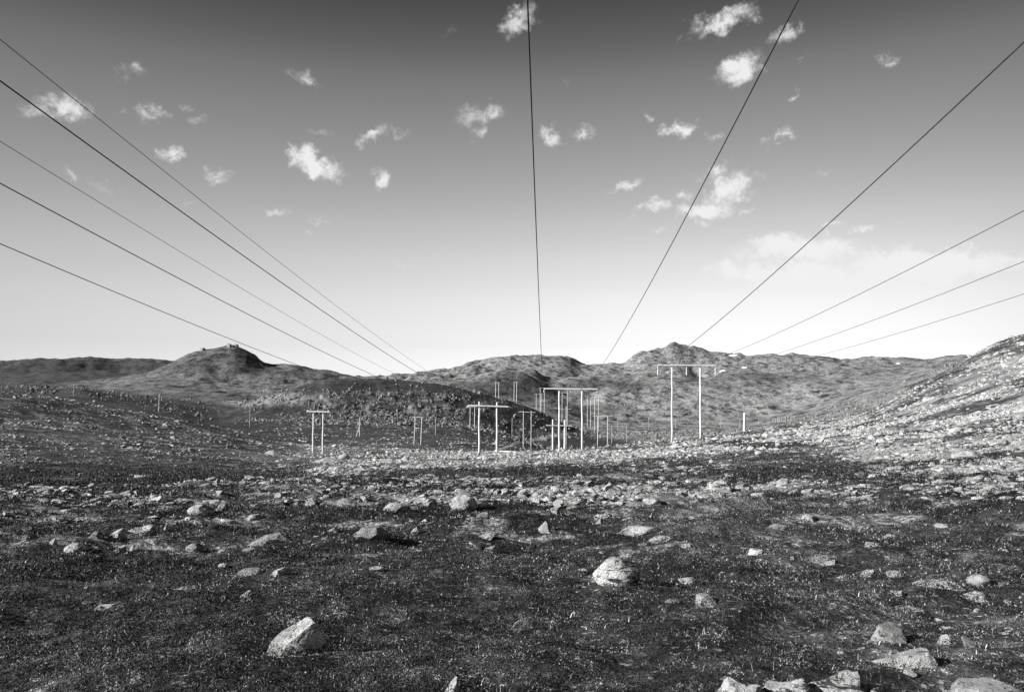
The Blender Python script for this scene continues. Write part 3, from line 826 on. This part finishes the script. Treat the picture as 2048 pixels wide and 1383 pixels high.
def mass(name, ids, nvar, sub, cuts, mat, seed, smooth=False, flat=(.22, .62), tilt=.25):
    g = np.random.default_rng(seed)
    vs = [block(sub, seed * 50 + i, 4 + i % 3, (.5, 1.1), .6, .25, 4, .0 if sub < 2 else .03) for i in range(nvar)]
    V, F, base = [], [], 0
    which = g.integers(0, nvar, len(ids))
    for vi in range(nvar):
        ii = ids[which == vi]
        if not len(ii): continue
        v, f = vs[vi]; n = len(ii); s = sz[ii]
        a = g.uniform(0, 6.28, n); ca, sa = np.cos(a), np.sin(a)
        ex, ey, ez = s * g.uniform(.7, 1.35, n) / 2, s * g.uniform(.55, 1.0, n) / 2, s * g.uniform(flat[0], flat[1], n) / 2
        tx, ty = g.normal(0, tilt, n), g.normal(0, tilt, n)
        X, Y, Z = v[None, :, 0] * ex[:, None], v[None, :, 1] * ey[:, None], v[None, :, 2] * ez[:, None]
        Z = Z + X * tx[:, None] + Y * ty[:, None]
        X2 = X * ca[:, None] - Y * sa[:, None]; Y2 = X * sa[:, None] + Y * ca[:, None]
        pos = np.stack([X2 + cx_[ii][:, None], Y2 + cy_[ii][:, None], Z + (cz_[ii] + ez * .35)[:, None]], -1)
        V.append(pos.reshape(-1, 3))
        F.append((f[None] + (np.arange(n) * len(v))[:, None, None] + base).reshape(-1, 3)); base += n * len(v)
    return mesh_np(name, np.concatenate(V), np.concatenate(F), mat, smooth)


near_ids = rest[rr_[rest] < 60]; far_ids = rest[rr_[rest] >= 60]
print('near', len(near_ids), 'far', len(far_ids), 'things', len(sel))
kn_ids = far_ids[(rr_[far_ids] > 380) & (rr_[far_ids] < 600)]; far_ids = far_ids[~((rr_[far_ids] > 380) & (rr_[far_ids] < 600))]
ids_all = [mass('scattered_stones', near_ids, 10, 2, 12, M_scree, 3, flat=(.10, .36), tilt=.15), mass('scree', far_ids, 8, 2 if len(far_ids) < 60000 else 1, 7, M_scree, 4, False, (.18, .55), .26)]
tag(mass('boulder_slope', kn_ids, 8, 1, 7, M_knoll, 6, False, (.5, 1.0), .5), 'dark jumbled boulders covering the knoll behind the left frames', 'boulder slope', kind='stuff')
tag(ids_all[0], 'countless small pale stones strewn over the heather and grass', 'stones', kind='stuff')
tag(ids_all[1], 'countless pale stones and scree on the farther slopes', 'scree', kind='stuff')


# ---------------------------------------------------------------- heather and grass
def leaf_mat(name, lo, hi, pale, pmin):
    m, n = new_mat(name)
    g = n.n('ShaderNodeNewGeometry'); i = g.outputs['Random Per Island']
    big = n.noise(g.outputs['Position'], .8, 4, .6); big2 = n.noise(g.outputs['Position'], 3.3, 3, .6)
    v = n.mix(n.m('POWER', i, 2.0), lo, hi)
    v = n.m('MULTIPLY', v, n.m('MULTIPLY', n.mr(big, .36, .64, .35, 2.1), n.mr(big2, .38, .62, .45, 1.75)))
    v = n.mix(n.mr(n.m('ADD', n.m('MULTIPLY', i, .38), n.m('MULTIPLY', big2, .75)), pmin, pmin + .08), v, pale)
    setv(n, v, .8)
    return m


def leaves(name, n, rmin, rmax, hgt, size, mat, seed, blade=False, mask=None):
    g = np.random.default_rng(seed)
    a = np.radians(g.uniform(-37, 37, n)); u = g.uniform(0, 1, n)
    r = np.exp(math.log(rmin) + u * (math.log(rmax) - math.log(rmin)))
    x, y = r * np.sin(a), r * np.cos(a)
    c = vnoise(x / .35, y / .35, seed + 3) * .8 + vnoise(x / 1.3, y / 1.3, seed + 4) * .7 + vnoise(x / 4, y / 4, seed + 5) * .5
    px_, py_ = pix(x, y, bilin(ZB, a, r)); s_, b_, bo_, g_ = cover_at(px_, py_, r, x, y)
    k = g.uniform(size=n) < np.clip(.62 + c, .10, 1) * (1 - .93 * bare(x, y, r, py_)) * (1 - .9 * s_) * np.clip(28 / r, .04, 1) ** .8 * (1 if mask is None else mask(px_, py_, r, g_))
    a, r, x, y, c = [q_[k] for q_ in (a, r, x, y, c)]; n = len(x)
    z = ground_z(x, y)
    sc_ = size * g.uniform(.6, 1.5, n) * np.clip(r / 9, .7, 4)
    hh = hgt * np.clip(.5 + c * .9, .15, 1.4) * g.uniform(.25, 1, n) * np.clip(r / 30, 1, 2.2)
    if blade:
        th = g.uniform(0, 6.28, n); L = hgt * g.uniform(.5, 1.3, n); lean = g.normal(.75, .35, n)
        w = .0022 * np.clip(r / 5, 1, 6)
        d = np.stack([np.cos(th), np.sin(th), 0 * th], 1); s = np.stack([np.cos(th + 1.57), np.sin(th + 1.57), 0 * th], 1)
        p0 = np.stack([x, y, z], 1)
        mid = p0 + d * (L * lean * .35)[:, None] + np.array([0, 0, 1]) * (L * .6)[:, None]
        tip = p0 + d * (L * lean)[:, None] + np.array([0, 0, 1]) * (L * .95)[:, None]
        V = np.stack([p0 - s * w[:, None], p0 + s * w[:, None], mid + s * w[:, None] * .7, mid - s * w[:, None] * .7, tip], 1).reshape(-1, 3)
        o5 = (np.arange(n) * 5)[:, None]
        F = np.concatenate([np.array([[0, 1, 2]]) + o5, np.array([[0, 2, 3]]) + o5, np.array([[3, 2, 4]]) + o5])
        return mesh_np(name, V, F, mat)
    # small sprig: two crossing leaf triangles
    t1 = g.normal(size=(n, 3)); t1 /= np.linalg.norm(t1, axis=1)[:, None]
    t2 = g.normal(size=(n, 3)); t2[:, 2] = np.abs(t2[:, 2]) + .6; t2 /= np.linalg.norm(t2, axis=1)[:, None]
    p = np.stack([x, y, z + hh], 1)
    s3 = sc_[:, None]
    V = np.stack([p - t1 * s3 * .5, p + t1 * s3 * .5, p + t2 * s3 * 1.3], 1).reshape(-1, 3)
    F = np.arange(n * 3).reshape(-1, 3)
    return mesh_np(name, V, F, mat)


M_heath = leaf_mat('heather_leaves', .004, .066, .34, .725)
M_grass = leaf_mat('dry_grass', .12, .35, .45, .80)
ht = leaves('heather', 1400000, 3.6, 90, .10, .0125, M_heath, 21)
tag(ht, 'low dark heather covering the near ground', 'heather', kind='stuff')
gs = leaves('grass', 8000, 3.8, 26, .05, .016, M_grass, 22, True)
tag(gs, 'thin dry grass blades among the heather', 'grass', kind='stuff')


# ---------------------------------------------------------------- power lines
def tube(pts, radii, seg=8, caps=True):
    pts = [Vector(p) for p in pts]; V, F = [], []
    for i, p in enumerate(pts):
        d = (pts[min(i + 1, len(pts) - 1)] - pts[max(i - 1, 0)]).normalized()
        a = d.orthogonal().normalized() if abs(d.z) > .9 else d.cross(Vector((0, 0, 1))).normalized()
        b = d.cross(a).normalized()
        for k in range(seg):
            t = 2 * math.pi * k / seg
            V.append(p + (a * math.cos(t) + b * math.sin(t)) * radii[i])
        if i:
            o = (i - 1) * seg
            for k in range(seg): F.append((o + k, o + (k + 1) % seg, o + seg + (k + 1) % seg, o + seg + k))
    if caps:
        F.append(tuple(range(seg))[::-1]); F.append(tuple(range((len(pts) - 1) * seg, len(pts) * seg)))
    return V, F


def part(name, geos, mat, parent=None, smooth=True):
    V, F = [], []
    for v, f in geos:
        o = len(V); V += [tuple(a) for a in v]; F += [tuple(i + o for i in q_) for q_ in f]
    me = bpy.data.meshes.new(name); me.from_pydata(V, [], F); me.materials.append(mat)
    for p in me.polygons: p.use_smooth = smooth and len(p.vertices) == 4
    o = bpy.data.objects.new(name, me); col.objects.link(o)
    if parent: o.parent = parent
    return o


def box(c, sx_, sy_, sz_):
    V = [Vector((c[0] + a * sx_ / 2, c[1] + b * sy_ / 2, c[2] + d * sz_ / 2)) for a in (-1, 1) for b in (-1, 1) for d in (-1, 1)]
    return V, [(0, 1, 3, 2), (4, 6, 7, 5), (0, 4, 5, 1), (2, 3, 7, 6), (0, 2, 6, 4), (1, 5, 7, 3)]


def frame(name, label, r0, poles, topy, arm=None, hang=(), brace=None, mat=None, rad=None, cat='power pole', group='wooden power line poles across the valley', xbr=None, diag=()):
    """poles: [(top px, base px, base row, top row)]; everything is placed at distance r0 where the frame stands"""
    mat = mat or M_pole
    bx = sum(p[1] for p in poles) / len(poles); by = max(p[2] for p in poles)
    # settle the distance: where the ground shows the foot of the poles at the measured row
    best = None
    for r in r0 * np.linspace(.75, 1.35, 61):
        v = ray(bx, by); v = v / math.hypot(v[0], v[1])
        z = float(ground_z(v[0] * r, v[1] * r)[0]); e = abs(z - v[2] * r) / r * FPX + 2.2 * abs(math.log(r / r0))
        if best is None or e < best[0]: best = (e, r)
    r = best[1]
    v = ray(bx, by); v = v / math.hypot(v[0], v[1]); D = v[1] * r
    def at(px, py):
        w = ray(px, py); t = D / w[1]; return Vector((w[0] * t, D, w[2] * t))
    gz = float(ground_z(at(bx, by).x, D)[0])
    root = bpy.data.objects.new(name, None); col.objects.link(root); root.location = (at(bx, by).x, D, gz)
    tag(root, label, cat, group)
    O = Vector(root.location)
    pr_ = rad if rad else .16
    if D > 230: pr_ = min(max(pr_ * .6, .62 / FPX * D), .17)
    tips = []
    for (tx, bx_, by_, ty) in poles:
        a, b = at(tx, ty), at(bx_, by_)
        zz = float(ground_z(b.x, b.y)[0]); b.z = min(zz, b.z) - .4
        n = 7; pts = [b.lerp(a, i / (n - 1)) - O for i in range(n)]
        if len(poles) == 2 and D < 170:
            for i in range(1, n - 1): pts[i] += Vector((math.sin(i * 2.1 + tx) * .03, 0, 0))
        part('pole', [tube(pts, [pr_ * (1.12 - .3 * i / (n - 1)) for i in range(n)], 10)], mat, root); tips.append(a)
    if arm:
        ax0, ay0, ax1, ay1 = arm
        a, b = at(ax0, ay0) - O, at(ax1, ay1) - O
        th = .20 if D < 180 else .17
        yy = -pr_ - th / 2 + .03
        d = (b - a)
        V = []
        for e in (a, b):
            for oy in (yy - th * .4, yy + th * .4):
                for oz in (-th / 2, th / 2): V.append(e + Vector((0, oy, oz)))
        part('crossarm', [(V, [(0, 1, 3, 2), (4, 6, 7, 5), (0, 4, 5, 1), (2, 3, 7, 6), (0, 2, 6, 4), (1, 5, 7, 3)])], mat, root, False)
    if brace:
        for (x0, y0, x1, y1) in brace:
            a, b = at(x0, y0) - O, at(x1, y1) - O
            part('brace', [tube([a + Vector((0, .0, 0)), b], [.09, .09], 6)], mat, root)
    for (x0, y0, y1) in hang:
        a, b = at(x0, y0) - O, at(x0, y1) - O
        a.y -= .05; b.y -= .05
        n = 14; pts = [a.lerp(b, i / n) for i in range(n + 1)]
        rr__ = [(.055 if i % 2 else .115) for i in range(n + 1)]; rr__[0] = .03; rr__[-1] = .05
        part('insulator', [tube(pts, rr__, 8)], M_ins, root)
    return root


frame('power_pole_frame', 'tall H-frame, crossarm level on its pole tops, second largest, left of the largest', 138,
      [(1118.5, 1118.5, 905, 776), (1164, 1164.5, 898, 776)], 777, (1087, 776.5, 1195, 777.5), [(1088, 779, 784), (1141, 779, 784), (1194, 779, 784)], rad=.15)
frame('power_pole_frame', 'largest wooden H-frame, three long insulator strings hanging from its crossarm, on the bright stony slope', 125,
      [(1344, 1344, 880, 728), (1400.5, 1401, 878, 729)], 730, (1315, 729.5, 1431.5, 730.5), [(1315.5, 732, 751), (1373, 732, 751), (1430.5, 732, 751)], rad=.155)
frame('power_pole_frame', 'H-frame whose two poles rise above a long crossarm with drooping right end', 160,
      [(958.5, 958.5, 919, 803), (994, 994, 917, 804)], 811, (936, 810, 1016, 812.5), [(938, 812, 815), (976, 812, 816), (1014, 812, 815)], [(1012, 812, 1025, 815), (933, 815, 938, 810)], rad=.155)
frame('power_pole_frame', 'slim H-frame standing alone on the left slope with row of pegs on its crossarm', 175,
      [(627, 625.5, 911, 823), (646.5, 645, 911, 823)], 822, (613.5, 822, 660, 823), [(616, 822, 819), (636, 822, 819), (657, 822, 819)], rad=.13)
frame('power_pole_frame', 'small H-frame with a horizontal brace halfway up, left of centre', 255,
      [(830.5, 828, 888, 834), (844, 841.5, 889, 834)], 834, (824.5, 833.5, 847, 834), (), [(829, 855.5, 843, 855.5)], rad=.2)
frame('power_pole_frame', 'small H-frame seen behind the left end of the long drooping crossarm', 300,
      [(940.5, 940, 843, 812), (949.3, 949, 843, 812)], 812, (937, 812, 952, 812.5), rad=.2)
frame('power_pole_frame', 'left one of two distant pole pairs, on the slope right of the dark knoll', 430,
      [(991.5, 991, 802, 762), (997.5, 997.5, 802, 764)], 764, (989.5, 765, 999, 765), rad=.22)
frame('power_pole_frame', 'distant pair of poles against the dark craggy hill', 500,
      [(1028.5, 1028, 794, 763), (1033.5, 1033, 795, 763)], 764, (1026, 764, 1036, 764), rad=.22)
frame('power_pole_frame', 'H-frame with raised pole tops just right of the long drooping crossarm', 235,
      [(1046.8, 1046.5, 896, 821), (1062.5, 1062, 898, 821)], 823, (1037, 823, 1071, 824), rad=.2)
frame('power_pole_frame', 'small H-frame low on the valley slope, left of the tall level crossarm', 420,
      [(1072.5, 1072.5, 820, 787), (1082.5, 1082, 823, 787)], 788, (1068, 788, 1090, 788.5), rad=.22)
frame('power_pole_frame', 'small H-frame showing just under the left end of the tall level crossarm', 470,
      [(1080.5, 1080.5, 806, 775), (1089, 1088.5, 806, 775)], 775.5, (1077, 775.5, 1093, 775.5), rad=.22)
frame('power_pole_frame', 'H-frame with poles rising well above a low crossarm, behind the tall level one', 225,
      [(1105.7, 1105.5, 899, 838), (1129.5, 1129, 896, 839)], 850, (1091.5, 850, 1144.5, 850.8), rad=.2)
frame('power_pole_frame', 'middle one of the frames seen between the two poles of the tall level frame', 300,
      [(1119.8, 1120, 873, 815), (1132.5, 1132, 873, 812)], 816, (1106, 816, 1142, 817.5), rad=.2)
frame('power_pole_frame', 'farthest frame seen between the two poles of the tall level frame', 400,
      [(1124.5, 1124, 818, 784), (1134.8, 1134.5, 821, 781)], 785, (1116.5, 785, 1143, 785.5), rad=.22)
frame('power_pole_frame', 'left frame of the distant cluster under the shaded bank, right of the tall level frame', 480,
      [(1175, 1174.5, 824, 794), (1181.2, 1181, 827, 798)], 795, (1170, 794.5, 1186, 795), rad=.22)
frame('power_pole_frame', 'right frame of the distant cluster under the shaded bank', 420,
      [(1189.3, 1189, 829, 793), (1197, 1196.5, 832, 793)], 794, (1184, 793.5, 1205, 794), rad=.22)
frame('power_pole_frame', 'valley frame with one dark and one pale pole, right of the tall level frame', 300,
      [(1196, 1195, 873, 831), (1215.5, 1215, 875, 831)], 831.5, (1185, 831, 1226, 832), rad=.2)
frame('power_pole_frame', 'valley H-frame with small diagonal struts between its poles, rightmost of the low ones', 330,
      [(1223.8, 1223.5, 886, 851), (1253.5, 1253, 884, 851)], 851, (1211.5, 851, 1271, 852.5), (), [(1231, 863, 1240, 878), (1249, 863, 1240, 878)], mat=M_pole2, rad=.15)

for (tp, bp, ty, by, r0, m, lab, rd) in [
    (147.5, 147, 766, 792, 330, M_pole2, 'single thin pole leftmost in the picture, on the pale slope', .14),
    (318.7, 317.5, 788, 821, 280, M_pole, 'single thin pole in the dark hollow below the pointed hill', .15),
    (500, 499.5, 812, 849, 260, M_pole2, 'single thin pole at the foot of the pale rocky spur, left of the slim H-frame', .14),
    (871.5, 871, 836, 870, 330, M_pole2, 'single faint pole right of the small braced H-frame', .12),
    (1024.5, 1024, 835, 869, 360, M_pole2, 'single pole between the drooping-arm frame and the raised-top frame', .16),
    (1235.8, 1235.5, 835, 858, 520, M_pole2, 'single far pole above the struts of the rightmost valley frame', .16),
    (1297, 1297, 836, 860, 520, M_pole2, 'single far pole in the meadow left of the largest frame', .16),
    (1351.5, 1351.5, 836, 857, 520, M_pole2, 'single far pole just right of the largest frame left pole', .16),
    (1442, 1442, 834, 856, 520, M_pole2, 'single far pole right of the largest frame, nearest to it', .16),
    (1480, 1480, 836, 856, 520, M_pole2, 'thin far pole immediately left of the single thick post', .16),
    (1517, 1516.5, 837, 850, 620, M_pole2, 'thin far pole right of the single thick post', .16)]:
    frame('utility_pole', lab, r0, [(tp, bp, by, ty)], ty, mat=m, rad=rd, cat='pole', group='single poles in the valley')
frame('wooden_post', 'thick pale wooden post on the crest right of the largest H-frame', 150, [(1489, 1488.3, 866, 825)], 825, mat=M_pole, rad=.24, cat='post', group='posts')
frame('braced_pole', 'pole with a leaning stay and short crosspiece, right of the slim H-frame', 250, [(719.3, 719, 872, 835), (718.5, 711.5, 872, 853)], 835,
      (714, 846.5, 722, 846.5), (), [(716, 856, 719.5, 856)], mat=M_pole, rad=.11, cat='pole')
for k in range(11):
    px = 1546 + k * 4.2 + (k % 3) * .6; by = 845.5 - k * .35
    frame('fence_post', f'{NTH[k]} slim post of the far fence line, counted rightwards from the thick post', 610, [(px, px, by, by - 8.5 - (k % 4) * 1.1)], by, mat=M_pole2, rad=.10, cat='fence post', group='far fence posts below the right slope')

# fallen pole
a = locate(1000, 904, 100, 400); b = locate(1036, 909, 100, 400)
A_, B_ = Vector((a[0], a[1], a[2] + .2)), Vector((b[0], a[1] - 9, float(ground_z(b[0], a[1] - 9)[0]) + .15))
lg = part('fallen_pole', [tube([A_.lerp(B_, i / 4) - A_ for i in range(5)], [.10, .10, .10, .09, .09], 10)], M_pole); lg.location = A_
tag(lg, 'pale pole lying on the ground right of the frame with the drooping crossarm', 'fallen pole')

# snow patches far off
for (px, py, w, h, lab) in [(1445, 741, 16, 3, 'left one of two small snow streaks below the far right ridge'), (1488, 735, 12, 4, 'slanting snow streak right of the other, below the far ridge'),
                            (1466, 710.5, 20, 2.5, 'snow sliver just under the skyline right of the peaked hill'), (1756, 713.5, 14, 3, 'snow sliver under the dark hump on the right skyline'),
                            (1795, 727, 8, 2.5, 'tiny snow dot on the far slope at right')]:
    x, y, z, r = locate(px, py, 700, 2600)
    wx, wy = w / FPX * r / 2, 2.0 + h * 1.2
    k = 24; g = np.linspace(-1, 1, k); U, Vv = np.meshgrid(g, g)
    rad_ = np.hypot(U, Vv) + vnoise(U * 2 + px, Vv * 2, 5) * .5
    X = x + U * wx; Y = y + Vv * wy
    Z = ground_z(X.ravel(), Y.ravel()).reshape(X.shape) + np.clip(.8 - rad_, -1, .15) * 1.2
    ii = np.arange(k * k).reshape(k, k); qd = np.stack([ii[:-1, :-1], ii[:-1, 1:], ii[1:, 1:], ii[1:, :-1]], -1).reshape(-1, 4)
    tag(mesh_np('snow_patch', np.stack([X, Y, Z], -1).reshape(-1, 3), qd, M_snow, True), lab, 'snow patch', 'old snow patches on the far hills')

# wires: common direction and sag for the three wires of each line, fitted to the photograph's perspective
WIRES = [
 (138, .04226, .02373, 6.07e-4, .0155, [(5.54, .09), (10.12, .09), (14.70, .09)],
  ['power cable running almost straight up the middle of the sky', 'power cable leaving the top edge right of centre, crossing the brightest clouds', 'power cable rising from the peaked hill to the upper right corner'], 'cables of the middle line'),
 (125, .04359, -.00551, 4.09e-4, .0145, [(22.82, 2.19), (27.37, 2.19), (31.92, 2.19)],
  ['uppermost of the three flat-running power cables at right', 'middle one of the three flat-running power cables at right', 'lowest of the three flat-running power cables at right'], 'cables of the right line'),
 (160, .06447, -.01088, 3.91e-4, .0155, [(-1.0, -3.5), (-4.81, -3.5), (-8.61, -3.5)],
  ['uppermost thick power cable on the left', 'middle thick power cable on the left', 'lowest power cable on the left, ending behind the pointed hill'], 'cables of the left line'),
 (160, .05756, -.01766, 3.70e-4, .0088, [(-3.01, -2.4), (-6.61, -2.4)],
  ['upper thin faint wire on the left, above all thick cables', 'lower thin faint wire between the upper and middle thick cables on the left'], 'thin earth wires of the left line'),
]
for (Ye, m_, a_, b_, rw, ends, labs, grp) in WIRES:
    for (ex, ez), lab in zip(ends, labs):
        ys = np.concatenate([np.linspace(-45, 0, 16), np.linspace(2, 60, 60), np.linspace(62, Ye, 40)])
        pts = [(ex + m_ * (y - Ye), y, ez + a_ * (y - Ye) + b_ * (y - Ye) ** 2) for y in ys]
        o = part('power_cable', [tube(pts, [rw] * len(pts), 6)], M_wire)
        tag(o, lab, 'power cable', grp)

sc.cycles.max_bounces = 4; sc.cycles.diffuse_bounces = 2; sc.cycles.transmission_bounces = 2
